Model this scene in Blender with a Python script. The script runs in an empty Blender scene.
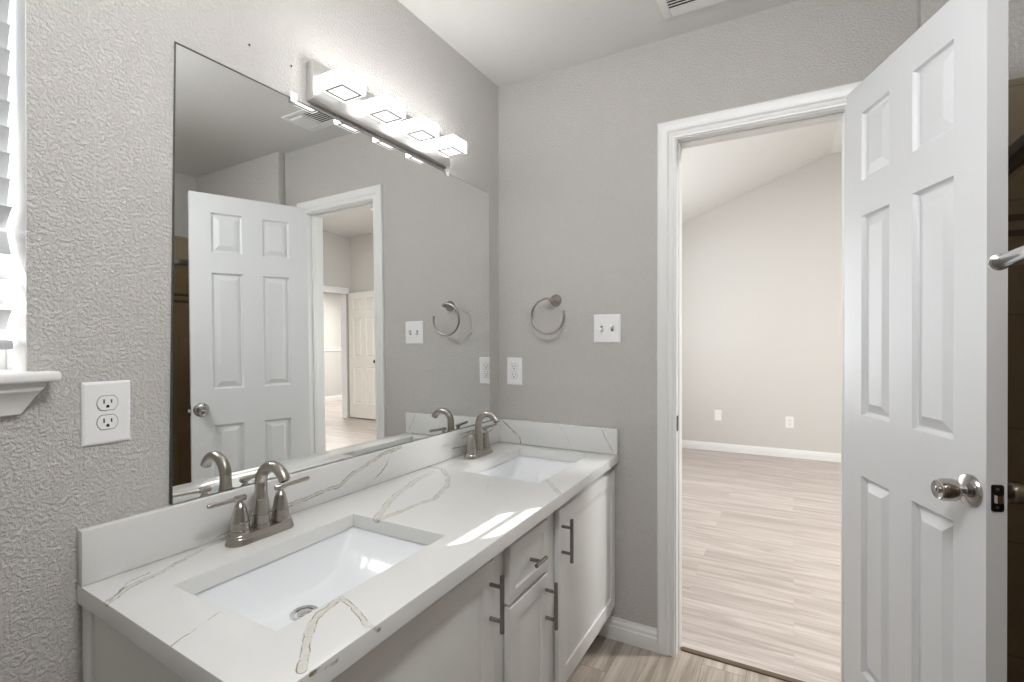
import bpy, bmesh, math, random
from mathutils import Vector, Matrix
sc = bpy.context.scene
C = sc.collection
PI = math.pi

# ------------------------------------------------------------------ camera, world, sun, exposure
cam_d = bpy.data.cameras.new('camera')
cam_d.sensor_width = 36.0
cam_d.lens = 500.11 * 36.0 / 1024.0
cam_d.clip_start = 0.02
cam = bpy.data.objects.new('camera', cam_d)
C.objects.link(cam)
cam.location = (-2.03125, -1.2114, 1.246)
cam.rotation_euler = (PI / 2 - 0.00232, 0.0, 0.5104 - PI / 2)
sc.camera = cam

world = bpy.data.worlds.new('world')
sc.world = world
world.use_nodes = True
bg = world.node_tree.nodes['Background']
bg.inputs['Color'].default_value = (0.95, 0.98, 1.0, 1)
bg.inputs['Strength'].default_value = 5.2

sun_d = bpy.data.lights.new('sun', 'SUN')
sun_d.energy = 18.0
sun_d.angle = math.radians(0.5)
sun_d.color = (1.0, 0.96, 0.9)
sun = bpy.data.objects.new('sun', sun_d)
C.objects.link(sun)
sun.rotation_euler = Vector((1.55, -1.0, -1.0)).to_track_quat('-Z', 'Y').to_euler()

def portal(name, loc, rot, sx, sy):
    d = bpy.data.lights.new(name, 'AREA'); d.shape = 'RECTANGLE'; d.size = sx; d.size_y = sy
    d.cycles.is_portal = True
    o = bpy.data.objects.new(name, d); C.objects.link(o); o.location = loc; o.rotation_euler = rot
    return o
portal('bath_window_portal', (-1.915, 0.158, 1.62), (-PI / 2, 0, 0), 0.49, 0.86)
portal('bedroom_window_portal', (2.325, 0.492, 1.475), (-PI / 2, 0, 0), 1.85, 1.45)

def fill_light(name, loc, size, watts, col=(1, 0.995, 0.985)):  # downward disk light for added fill, no fixture modelled
    d = bpy.data.lights.new(name, 'AREA'); d.shape = 'DISK'; d.size = size; d.energy = watts; d.color = col
    o = bpy.data.objects.new(name, d); C.objects.link(o); o.location = loc
    return o
bl_ = bpy.data.lights.new('bath_fill_light', 'POINT'); bl_.energy = 25.5; bl_.shadow_soft_size = 0.14; bl_.color = (0.985, 0.99, 1.0)  # unseen point light added to fill the bathroom, no fixture there
bo_ = bpy.data.objects.new('bath_fill_light', bl_); C.objects.link(bo_); bo_.location = (-1.60, -1.10, 2.2)
fill_light('hall_fill_light', (5.0, -6.8, 2.48), 0.3, 60.0)  # unseen fill, added to brighten the hall
fill_light('bedroom_fill_light', (1.2, -3.2, 3.12), 0.4, 90.0)  # added fill out of view, lifts the bedroom walls

sc.view_settings.view_transform = 'Standard'
sc.view_settings.look = 'None'
sc.view_settings.exposure = 0.54
sc.view_settings.gamma = 1.0
sc.view_settings.use_curve_mapping = False

# ------------------------------------------------------------------ materials
def srgb(r, g, b):
    f = lambda c: (c / 255 / 12.92) if c / 255 <= 0.04045 else ((c / 255 + 0.055) / 1.055) ** 2.4
    return (f(r), f(g), f(b), 1.0)

def mat(name, col, rough=0.5, metal=0.0, spec=0.5):
    m = bpy.data.materials.new(name); m.use_nodes = True
    b = m.node_tree.nodes['Principled BSDF']
    b.inputs['Base Color'].default_value = col
    b.inputs['Roughness'].default_value = rough
    b.inputs['Metallic'].default_value = metal
    b.inputs['Specular IOR Level'].default_value = spec
    return m

class NT:
    def __init__(s, m): s.t = m.node_tree; s.b = s.t.nodes.get('Principled BSDF')
    def n(s, typ, **kw):
        nd = s.t.nodes.new(typ)
        for k, v in kw.items(): setattr(nd, k, v)
        return nd
    def l(s, a, b): s.t.links.new(a, b)
    def math(s, op, a, b=None, c=None, clamp=False):
        nd = s.n('ShaderNodeMath', operation=op, use_clamp=clamp)
        for i, v in enumerate((a, b, c)):
            if v is None: continue
            if isinstance(v, (int, float)): nd.inputs[i].default_value = v
            else: s.l(v, nd.inputs[i])
        return nd.outputs[0]
    def vec(s, op, a, b=None, scale=None):
        nd = s.n('ShaderNodeVectorMath', operation=op)
        for i, v in enumerate((a, b)):
            if v is None: continue
            if isinstance(v, (tuple, list, Vector)): nd.inputs[i].default_value = v
            else: s.l(v, nd.inputs[i])
        if scale is not None:
            if isinstance(scale, (int, float)): nd.inputs['Scale'].default_value = scale
            else: s.l(scale, nd.inputs['Scale'])
        return nd
    def coord(s): return s.n('ShaderNodeNewGeometry').outputs['Position']
    def mapping(s, v, scale=(1, 1, 1), rot=(0, 0, 0)):
        nd = s.n('ShaderNodeMapping'); nd.inputs['Scale'].default_value = scale; nd.inputs['Rotation'].default_value = rot
        s.l(v, nd.inputs['Vector']); return nd.outputs[0]
    def noise(s, v, scale, detail=3, rough=0.5, dist=0.0, color=False):
        nd = s.n('ShaderNodeTexNoise'); s.l(v, nd.inputs['Vector'])
        nd.inputs['Scale'].default_value = scale; nd.inputs['Detail'].default_value = detail
        nd.inputs['Roughness'].default_value = rough; nd.inputs['Distortion'].default_value = dist
        return nd.outputs['Color' if color else 'Fac']
    def ramp(s, f, stops):
        nd = s.n('ShaderNodeValToRGB'); s.l(f, nd.inputs[0])
        el = nd.color_ramp.elements
        while len(el) < len(stops): el.new(0.5)
        for e, (p, c) in zip(el, stops): e.position = p; e.color = c
        return nd.outputs[0]
    def mix(s, f, a, b, blend='MIX'):
        nd = s.n('ShaderNodeMix', data_type='RGBA', blend_type=blend)
        if isinstance(f, (int, float)): nd.inputs[0].default_value = f
        else: s.l(f, nd.inputs[0])
        for i, v in ((6, a), (7, b)):
            if isinstance(v, tuple): nd.inputs[i].default_value = v
            else: s.l(v, nd.inputs[i])
        return nd.outputs[2]
    def bump(s, h, strength=0.3, dist=0.01):
        nd = s.n('ShaderNodeBump'); nd.inputs['Strength'].default_value = strength; nd.inputs['Distance'].default_value = dist
        s.l(h, nd.inputs['Height']); s.l(nd.outputs[0], s.b.inputs['Normal'])

def wall_paint(name, col, bump=0.9, dist=0.0028, scale=150):
    m = mat(name, col, 0.75, spec=0.25); t = NT(m); p = t.coord()
    a = t.noise(p, scale, 3, 0.55, 0.15)
    r = t.ramp(a, [(0.42, (0, 0, 0, 1)), (0.62, (1, 1, 1, 1))])
    f = t.noise(p, scale * 3, 2)
    h = t.math('ADD', r, t.math('MULTIPLY', f, 0.35))
    t.bump(h, bump, dist)
    return m
M = {}
M['wall'] = wall_paint('greige_wall_paint', srgb(207, 204, 200))
M['bedroom_wall'] = wall_paint('bedroom_wall_paint', srgb(206, 203, 199), 0.2, 0.0012)
M['taupe_wall'] = wall_paint('taupe_wall_paint', srgb(196, 186, 172), 0.2, 0.0012)
M['ceiling'] = wall_paint('ceiling_paint', srgb(224, 223, 220), 0.3, 0.0012, 80)
M['trim'] = mat('white_trim_paint', srgb(232, 232, 231), 0.35)
M['cabinet'] = mat('white_cabinet_paint', srgb(226, 226, 223), 0.42)
M['plastic'] = mat('white_plastic', srgb(238, 238, 238), 0.3)
M['blind'] = mat('white_blind_vinyl', srgb(186, 187, 189), 0.4)
M['porcelain'] = mat('white_porcelain', srgb(236, 238, 240), 0.08)
M['dark'] = mat('dark_slot', srgb(28, 26, 25), 0.6)
M['shadow_gap'] = mat('gap_shade', srgb(70, 62, 55), 0.8)  # shade of a gap as a dark colour; no mesh uses it
M['chrome'] = mat('polished_nickel', srgb(205, 203, 200), 0.12, 1.0)
M['knob_metal'] = mat('satin_knob_metal', srgb(182, 178, 174), 0.2, 1.0)
M['bronze'] = mat('dark_bronze_plate', srgb(58, 56, 56), 0.35, 0.9)
M['black_knob'] = mat('black_metal', srgb(40, 38, 38), 0.35, 0.8)
M['threshold'] = mat('brown_transition_strip', srgb(96, 78, 62), 0.6)
M['vent'] = mat('white_vent_enamel', srgb(240, 240, 238), 0.4)
M['duct'] = mat('duct_shade', srgb(30, 30, 30), 0.7)  # near-black: shade inside the duct is put into the colour
M['led_trim'] = mat('grey_trim_metal', srgb(140, 140, 140), 0.6)
M['plate_metal'] = mat('satin_chrome_plate', srgb(226, 225, 223), 0.32, 1.0)
M['aluminium'] = mat('brushed_aluminium', srgb(150, 148, 145), 0.3, 1.0)

# brushed nickel with fine streaks
m = mat('brushed_nickel', srgb(176, 170, 163), 0.27, 1.0); t = NT(m)
nz = t.noise(t.mapping(t.coord(), (40, 40, 700)), 1.0, 2)
t.l(t.math('MULTIPLY_ADD', nz, 0.05, 0.27), t.b.inputs['Roughness'])
M['nickel'] = m
m = mat('satin_pull_metal', srgb(150, 145, 140), 0.33, 1.0); M['pull'] = m

# door paint with faint wood-grain emboss
m = mat('white_door_paint', srgb(221, 222, 224), 0.38); t = NT(m)
g = t.noise(t.mapping(t.coord(), (260, 260, 14)), 1.0, 4, 0.6, 1.5)
t.bump(g, 0.12, 0.0012)
M['door'] = m
m = mat('offwhite_bedroom_door_paint', srgb(226, 222, 216), 0.45); M['bedroom_door'] = m

# silvered mirror
M['mirror'] = mat('mirror_silver', (0.90, 0.915, 0.90, 1), 0.0, 1.0)
M['mirror_edge'] = mat('mirror_glass_edge', srgb(84, 86, 80), 0.3)

# window pane: thin glass
def thin_glass(name, tint, refl):
    m = bpy.data.materials.new(name); m.use_nodes = True; nt = m.node_tree; nt.nodes.clear()
    o = nt.nodes.new('ShaderNodeOutputMaterial'); mx = nt.nodes.new('ShaderNodeMixShader')
    tr = nt.nodes.new('ShaderNodeBsdfTransparent'); gl = nt.nodes.new('ShaderNodeBsdfGlossy')
    tr.inputs[0].default_value = tint; gl.inputs['Roughness'].default_value = 0.02
    fr = nt.nodes.new('ShaderNodeFresnel'); fr.inputs[0].default_value = refl
    ge = nt.nodes.new('ShaderNodeNewGeometry'); mu = nt.nodes.new('ShaderNodeMath'); mu.operation = 'MULTIPLY'; iv = nt.nodes.new('ShaderNodeMath'); iv.operation = 'SUBTRACT'; iv.inputs[0].default_value = 1.0
    nt.links.new(ge.outputs['Backfacing'], iv.inputs[1]); nt.links.new(fr.outputs[0], mu.inputs[0]); nt.links.new(iv.outputs[0], mu.inputs[1])
    nt.links.new(mu.outputs[0], mx.inputs[0]); nt.links.new(tr.outputs[0], mx.inputs[1]); nt.links.new(gl.outputs[0], mx.inputs[2])
    nt.links.new(mx.outputs[0], o.inputs[0])
    return m
M['pane'] = thin_glass('window_glass', (0.96, 0.97, 0.97, 1), 1.3)
M['shower_glass'] = thin_glass('bronze_tinted_glass', srgb(230, 224, 216), 1.45)
M['clip'] = thin_glass('clear_plastic', (0.93, 0.94, 0.94, 1), 1.6)

# glowing acrylic
def emit(name, col, s):
    m = mat(name, (0.9, 0.9, 0.9, 1), 0.3); b = m.node_tree.nodes['Principled BSDF']
    b.inputs['Emission Color'].default_value = col; b.inputs['Emission Strength'].default_value = s
    return m
M['led'] = emit('lit_acrylic', (1.0, 0.995, 0.99, 1), 9.0)
M['lens'] = emit('frosted_lens', (1.0, 0.995, 0.99, 1), 0.85)

# shower tile
m = mat('tan_shower_tile', srgb(150, 128, 98), 0.3); t = NT(m); p = t.coord()
sep = t.n('ShaderNodeSeparateXYZ'); t.l(p, sep.inputs[0])
hx = t.math('ADD', sep.outputs[0], sep.outputs[1])
cmb = t.n('ShaderNodeCombineXYZ'); t.l(hx, cmb.inputs[0]); t.l(sep.outputs[2], cmb.inputs[1])
br = t.n('ShaderNodeTexBrick'); t.l(cmb.outputs[0], br.inputs['Vector'])
br.inputs['Scale'].default_value = 1.0; br.inputs['Brick Width'].default_value = 0.33; br.inputs['Row Height'].default_value = 0.33
br.inputs['Mortar Size'].default_value = 0.003
br.inputs['Color1'].default_value = srgb(160, 146, 126); br.inputs['Color2'].default_value = srgb(150, 137, 118); br.inputs['Mortar'].default_value = srgb(124, 112, 96)
nz = t.noise(p, 9, 4, 0.6)
t.l(t.mix(0.35, br.outputs[0], t.ramp(nz, [(0.3, srgb(140, 122, 98)), (0.7, srgb(180, 162, 136))])), t.b.inputs['Base Color'])
M['tile'] = m
M['tile_band'] = mat('dark_accent_tile', srgb(92, 76, 58), 0.3)

# wood-look floors
def plank_floor(name, along, c1, c2, cdark, cmort, pw, pl, mort, streak, rough):
    m = mat(name, c1, rough); t = NT(m); p = t.coord()
    rot = 0 if along == 'X' else PI / 2
    q = t.mapping(p, (1, 1, 1), (0, 0, rot))
    br = t.n('ShaderNodeTexBrick'); br.offset = 0.37; br.offset_frequency = 2
    t.l(q, br.inputs['Vector']); br.inputs['Scale'].default_value = 1
    br.inputs['Brick Width'].default_value = pl; br.inputs['Row Height'].default_value = pw
    br.inputs['Mortar Size'].default_value = mort; br.inputs['Mortar Smooth'].default_value = 0.1
    br.inputs['Color1'].default_value = (0, 0, 0, 1); br.inputs['Color2'].default_value = (1, 1, 1, 1); br.inputs['Mortar'].default_value = (0.5, 0.5, 0.5, 1)
    sh = t.vec('SCALE', br.outputs['Color'], scale=7.3).outputs[0]
    q2 = t.vec('ADD', q, sh).outputs[0]
    g1 = t.noise(t.mapping(q2, (1.6, 22, 1)), 1.0, 5, 0.6, 0.8)
    g2 = t.noise(t.mapping(q2, (4, 90, 1)), 1.0, 4, 0.6, 0.4)
    base = t.mix(br.outputs['Color'], c1, c2)
    f1 = t.ramp(g1, [(0.38, (1, 1, 1, 1)), (0.6, (0, 0, 0, 1))])
    c = t.mix(t.math('MULTIPLY', f1, streak), base, cdark)
    f2 = t.ramp(g2, [(0.35, (1, 1, 1, 1)), (0.62, (0, 0, 0, 1))])
    c = t.mix(t.math('MULTIPLY', f2, streak * 0.5), c, cdark)
    c = t.mix(br.outputs['Fac'], c, cmort)
    t.l(c, t.b.inputs['Base Color'])
    t.bump(t.math('ADD', t.math('MULTIPLY', g2, 0.3), t.math('MULTIPLY', br.outputs['Fac'], -1.0)), 0.15, 0.002)
    return m
M['bath_floor'] = plank_floor('wood_look_tile', 'X', srgb(198, 189, 178), srgb(182, 172, 160), srgb(130, 117, 104), srgb(134, 123, 112), 0.152, 0.61, 0.0016, 0.75, 0.4)
M['bed_floor'] = plank_floor('pale_vinyl_plank', 'Y', srgb(206, 197, 191), srgb(193, 182, 175), srgb(158, 146, 138), srgb(176, 163, 154), 0.125, 1.22, 0.0008, 0.75, 0.38)

# quartz with placed veins
def dist_group():
    g = bpy.data.node_groups.new('segment_distance', 'ShaderNodeTree')
    for nm in ('P', 'A', 'B'): g.interface.new_socket(nm, in_out='INPUT', socket_type='NodeSocketVector')
    g.interface.new_socket('D', in_out='OUTPUT', socket_type='NodeSocketFloat')
    N = g.nodes; L = g.links
    gi = N.new('NodeGroupInput'); go = N.new('NodeGroupOutput')
    def vm(op, a, b=None):
        n = N.new('ShaderNodeVectorMath'); n.operation = op; L.new(a, n.inputs[0])
        if b is not None: L.new(b, n.inputs[1])
        return n
    pa = vm('SUBTRACT', gi.outputs[0], gi.outputs[1]); ba = vm('SUBTRACT', gi.outputs[2], gi.outputs[1])
    d1 = vm('DOT_PRODUCT', pa.outputs[0], ba.outputs[0]); d2 = vm('DOT_PRODUCT', ba.outputs[0], ba.outputs[0])
    dv = N.new('ShaderNodeMath'); dv.operation = 'DIVIDE'; dv.use_clamp = True
    L.new(d1.outputs['Value'], dv.inputs[0]); L.new(d2.outputs['Value'], dv.inputs[1])
    s = N.new('ShaderNodeVectorMath'); s.operation = 'SCALE'; L.new(ba.outputs[0], s.inputs[0]); L.new(dv.outputs[0], s.inputs['Scale'])
    e = vm('SUBTRACT', pa.outputs[0], s.outputs[0]); ln = vm('LENGTH', e.outputs[0])
    L.new(ln.outputs['Value'], go.inputs[0])
    return g
ZC = 0.7712
def quartz():
    m = mat('veined_white_quartz', srgb(232, 232, 230), 0.14); t = NT(m); p = t.coord()
    G = dist_group()
    w1 = t.vec('SUBTRACT', t.noise(p, 9, 2, 0.5, color=True), (0.5, 0.5, 0.5)).outputs[0]
    w2 = t.vec('SUBTRACT', t.noise(p, 55, 3, 0.6, color=True), (0.5, 0.5, 0.5)).outputs[0]
    q = t.vec('ADD', p, t.vec('SCALE', w1, scale=0.022).outputs[0]).outputs[0]
    q = t.vec('ADD', q, t.vec('SCALE', w2, scale=0.010).outputs[0]).outputs[0]
    blot = t.noise(p, 26, 3, 0.6)
    blot2 = t.noise(p, 70, 3, 0.6)
    z = ZC
    qv = {}
    for nm_, k_ in (('T', (1, 1, 0.25)), ('S', (1, 0, 1)), ('F', (0, 1, 1))):
        off = t.vec('SUBTRACT', q, p).outputs[0]
        qv[nm_] = t.vec('ADD', p, t.vec('MULTIPLY', off, k_).outputs[0]).outputs[0]
    T = lambda *pts: [(x, y, z) for x, y in pts]
    S = lambda *pts: [(x, -0.0228, h) for x, h in pts]
    F = lambda *pts: [(-0.0225, y, h) for y, h in pts]
    # polyline, half width of the band, strength, is_band
    veins = [
        (T((-1.625, -0.145), (-1.55, -0.10), (-1.49, -0.085), (-1.414, -0.055), (-1.30, -0.026)), 0.006, 0.9, 1),
        (T((-1.60, -0.13), (-1.535, -0.075), (-1.50, -0.068)), 0.001, 0.8, 0),
        ([(-1.612, -0.14, z), (-1.615, -0.15, z - 0.03)], 0.004, 1.0, 0),
        (T((-1.625, -0.375), (-1.565, -0.355), (-1.522, -0.338)), 0.0008, 0.7, 0),
        (T((-1.055, -0.255), (-0.93, -0.18), (-0.80, -0.13), (-0.70, -0.10), (-0.60, -0.085)), 0.011, 0.85, 1),
        (T((-0.55, -0.03), (-0.555, -0.095), (-0.62, -0.17), (-0.72, -0.235), (-0.84, -0.28), (-1.045, -0.26)), 0.008, 0.95, 1),
        (T((-1.555, -0.60), (-1.50, -0.545), (-1.468, -0.515), (-1.44, -0.497), (-1.395, -0.49)), 0.0075, 1.0, 1),
        (T((-1.385, -0.487), (-1.395, -0.53), (-1.425, -0.60)), 0.006, 0.9, 1),
        ([(-1.43, -0.60, z), (-1.41, -0.61, z - 0.012)], 0.005, 1.0, 0),
        ([(-1.55, -0.61, z - 0.005), (-1.50, -0.61, z - 0.012)], 0.004, 1.0, 0),
        (T((-0.475, -0.468), (-0.52, -0.51), (-0.61, -0.585)), 0.006, 0.6, 1),
        (S((-1.22, 0.785), (-1.15, 0.800), (-1.05, 0.803), (-0.97, 0.806), (-0.919, 0.83), (-0.85, 0.85), (-0.793, 0.860), (-0.70, 0.874)), 0.0055, 1.15, 1),
        (S((-0.88, 0.775), (-0.80, 0.80), (-0.77, 0.82), (-0.74, 0.865)), 0.0012, 0.8, 0),
        (S((-1.36, 0.775), (-1.25, 0.79), (-1.15, 0.799)), 0.001, 0.45, 0),
        (S((-0.40, 0.81), (-0.25, 0.80), (-0.10, 0.835), (-0.03, 0.872)), 0.0012, 0.8, 0),
        (F((-0.028, 0.876), (-0.085, 0.832), (-0.128, 0.80), (-0.132, 0.772)), 0.0014, 1.2, 0),
        (F((-0.06, 0.86), (-0.11, 0.80)), 0.0008, 0.5, 0),
        (F((-0.513, 0.876), (-0.535, 0.83), (-0.565, 0.783)), 0.0012, 0.55, 0),
        (F((-0.32, 0.876), (-0.36, 0.82), (-0.38, 0.775)), 0.001, 0.25, 0),
        (T((-0.132, -0.132), (-0.10, -0.25)), 0.0012, 0.6, 0),
        (T((-0.62, -0.33), (-0.75, -0.40)), 0.001, 0.15, 0),
        (S((-0.33, 0.84), (-0.26, 0.848)), 0.003, 0.5, 0),
    ]
    line_acc = fill_acc = None
    for pts, hw, st, band in veins:
        dacc = None
        allp = [set(round(p_[i], 4) for p_ in pts) for i in range(3)]
        qq = qv['S'] if allp[1] == {-0.0228} else qv['F'] if allp[0] == {-0.0225} else qv['T']
        for a, b in zip(pts[:-1], pts[1:]):
            nd = t.n('ShaderNodeGroup'); nd.node_tree = G
            t.l(qq, nd.inputs[0]); nd.inputs[1].default_value = a; nd.inputs[2].default_value = b
            dacc = nd.outputs[0] if dacc is None else t.math('MINIMUM', dacc, nd.outputs[0])
        def sstep(v, lo, hi):
            r = t.n('ShaderNodeMapRange', interpolation_type='SMOOTHSTEP'); t.l(v, r.inputs[0])
            r.inputs[1].default_value = lo; r.inputs[2].default_value = hi; r.inputs[3].default_value = 1; r.inputs[4].default_value = 0
            return r.outputs[0]
        if band:
            e = t.math('ABSOLUTE', t.math('SUBTRACT', dacc, hw * 0.8))
            ln = t.math('MULTIPLY', sstep(e, 0.0, 0.0018), st)
            fl = t.math('MULTIPLY', sstep(dacc, hw * 0.2, hw * 1.35), st)
            fill_acc = fl if fill_acc is None else t.math('MAXIMUM', fill_acc, fl)
        else:
            ln = t.math('MULTIPLY', sstep(dacc, hw * 0.5, hw + 0.0016), st)
        line_acc = ln if line_acc is None else t.math('MAXIMUM', line_acc, ln)
    lm = t.math('MULTIPLY', line_acc, t.math('MULTIPLY_ADD', t.ramp(blot, [(0.40, (0, 0, 0, 1)), (0.56, (1, 1, 1, 1))]), 1.0, 0.1), clamp=True)
    fm = t.math('MULTIPLY', fill_acc, t.math('MULTIPLY_ADD', blot2, 1.1, -0.12), clamp=True)
    base = t.mix(t.noise(p, 3.5, 4, 0.6), srgb(225, 225, 223), srgb(216, 216, 214))
    c = t.mix(fm, base, srgb(188, 182, 168))
    c = t.mix(lm, c, srgb(128, 119, 98))
    t.l(c, t.b.inputs['Base Color'])
    return m
M['quartz'] = quartz()

# ------------------------------------------------------------------ mesh helpers
class MB:
    def __init__(s): s.bm = bmesh.new()
    def box(s, x0, x1, y0, y1, z0, z1, bev=0.0, mtx=None, seg=2):
        b = bmesh.new()
        vs = [b.verts.new((x, y, z)) for x in (x0, x1) for y in (y0, y1) for z in (z0, z1)]
        for f in ((0, 1, 3, 2), (4, 6, 7, 5), (0, 4, 5, 1), (2, 3, 7, 6), (0, 2, 6, 4), (1, 5, 7, 3)):
            b.faces.new([vs[i] for i in f])
        if bev: bmesh.ops.bevel(b, geom=b.edges[:], offset=bev, segments=seg, affect='EDGES', profile=0.5)
        s.merge(b, mtx); return s
    def merge(s, b, mtx=None):
        if mtx is not None: bmesh.ops.transform(b, matrix=mtx, verts=b.verts[:])
        bmesh.ops.recalc_face_normals(b, faces=b.faces[:])
        me = bpy.data.meshes.new('tmp'); b.to_mesh(me); b.free()
        s.bm.from_mesh(me); bpy.data.meshes.remove(me)
    def lathe(s, prof, mtx=None, n=32):
        b = bmesh.new(); rings = []
        for r, z in prof:
            if r < 1e-6: rings.append([b.verts.new((0, 0, z))])
            else: rings.append([b.verts.new((r * math.cos(2 * PI * i / n), r * math.sin(2 * PI * i / n), z)) for i in range(n)])
        for a, c in zip(rings[:-1], rings[1:]):
            for i in range(n):
                j = (i + 1) % n
                if len(a) == 1 and len(c) == 1: continue
                if len(a) == 1: b.faces.new((a[0], c[i], c[j]))
                elif len(c) == 1: b.faces.new((a[i], a[j], c[0]))
                else: b.faces.new((a[i], a[j], c[j], c[i]))
        if len(rings[0]) > 1: b.faces.new(rings[0][::-1])
        if len(rings[-1]) > 1: b.faces.new(rings[-1])
        s.merge(b, mtx); return s
    def tube(s, pts, rad, n=16, mtx=None):
        b = bmesh.new(); pts = [Vector(p) for p in pts]
        rads = rad if isinstance(rad, (list, tuple)) else [rad] * len(pts)
        rings = []; up = None
        for i, p in enumerate(pts):
            d = (pts[min(i + 1, len(pts) - 1)] - pts[max(i - 1, 0)]).normalized()
            if up is None:
                up = Vector((0, 0, 1)) if abs(d.z) < 0.9 else Vector((1, 0, 0))
            u = (up - d * up.dot(d)).normalized(); up = u; v = d.cross(u)
            rings.append([b.verts.new(p + (u * math.cos(2 * PI * k / n) + v * math.sin(2 * PI * k / n)) * rads[i]) for k in range(n)])
        for a, c in zip(rings[:-1], rings[1:]):
            for k in range(n): b.faces.new((a[k], a[(k + 1) % n], c[(k + 1) % n], c[k]))
        b.faces.new(rings[0][::-1]); b.faces.new(rings[-1])
        s.merge(b, mtx); return s
    def prism(s, poly, h0, h1, mtx=None, bev=0.0):
        """poly in XY, extruded along Z from h0 to h1"""
        b = bmesh.new()
        lo = [b.verts.new((x, y, h0)) for x, y in poly]; hi = [b.verts.new((x, y, h1)) for x, y in poly]
        n = len(poly); b.faces.new(lo[::-1]); b.faces.new(hi)
        for i in range(n): b.faces.new((lo[i], lo[(i + 1) % n], hi[(i + 1) % n], hi[i]))
        if bev:
            bmesh.ops.recalc_face_normals(b, faces=b.faces[:])
            bmesh.ops.bevel(b, geom=[e for e in b.edges if e.is_manifold and e.calc_face_angle(0) > 0.6], offset=bev, segments=2, affect='EDGES')
        s.merge(b, mtx); return s
    def build(s, name, material, parent=None, smooth=35):
        me = bpy.data.meshes.new(name); s.bm.to_mesh(me); s.bm.free()
        o = bpy.data.objects.new(name, me); C.objects.link(o)
        for mm in (material if isinstance(material, (list, tuple)) else [material]): me.materials.append(mm)
        if smooth:
            me.polygons.foreach_set('use_smooth', [True] * len(me.polygons))
            me.set_sharp_from_angle(angle=math.radians(smooth))
        if parent is not None:
            o.parent = parent
            o.matrix_parent_inverse = parent_world(parent).inverted()
        return o
def parent_world(o):
    mtx = Matrix.LocRotScale(o.location, o.rotation_euler, o.scale)
    return parent_world(o.parent) @ o.matrix_parent_inverse @ mtx if o.parent else mtx
def tag(o, label=None, cat=None, group=None, kind=None):
    if label: o['label'] = label
    if cat: o['category'] = cat
    if group: o['group'] = group
    if kind: o['kind'] = kind
    return o
def empty(name, loc, label=None, cat=None, group=None, rz=0.0, kind=None):
    o = bpy.data.objects.new(name, None); C.objects.link(o); o.location = loc; o.rotation_euler = (0, 0, rz)
    o.empty_display_size = 0.05
    return tag(o, label, cat, group, kind)
def struct(o): o['kind'] = 'structure'; return o
def copy_tree(o, parent=None):
    c = o.copy(); C.objects.link(c)
    if parent is not None:
        inv = o.matrix_parent_inverse.copy(); c.parent = parent; c.matrix_parent_inverse = inv
    for ch in list(o.children): copy_tree(ch, c)
    return c
def rot_to(axis):
    return Vector((0, 0, 1)).rotation_difference(Vector(axis)).to_matrix().to_4x4()
def at(loc, axis=None):
    mm = Matrix.Translation(loc)
    return mm @ rot_to(axis) if axis is not None else mm

def sweep_y(mb, prof, y0, y1, mtx=None):      # profile in (x, z)
    b = bmesh.new()
    a = [b.verts.new((x, y0, z)) for x, z in prof]; c = [b.verts.new((x, y1, z)) for x, z in prof]
    n = len(prof); b.faces.new(a); b.faces.new(c[::-1])
    for i in range(n): b.faces.new((a[i], a[(i + 1) % n], c[(i + 1) % n], c[i]))
    mb.merge(b, mtx)

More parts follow.
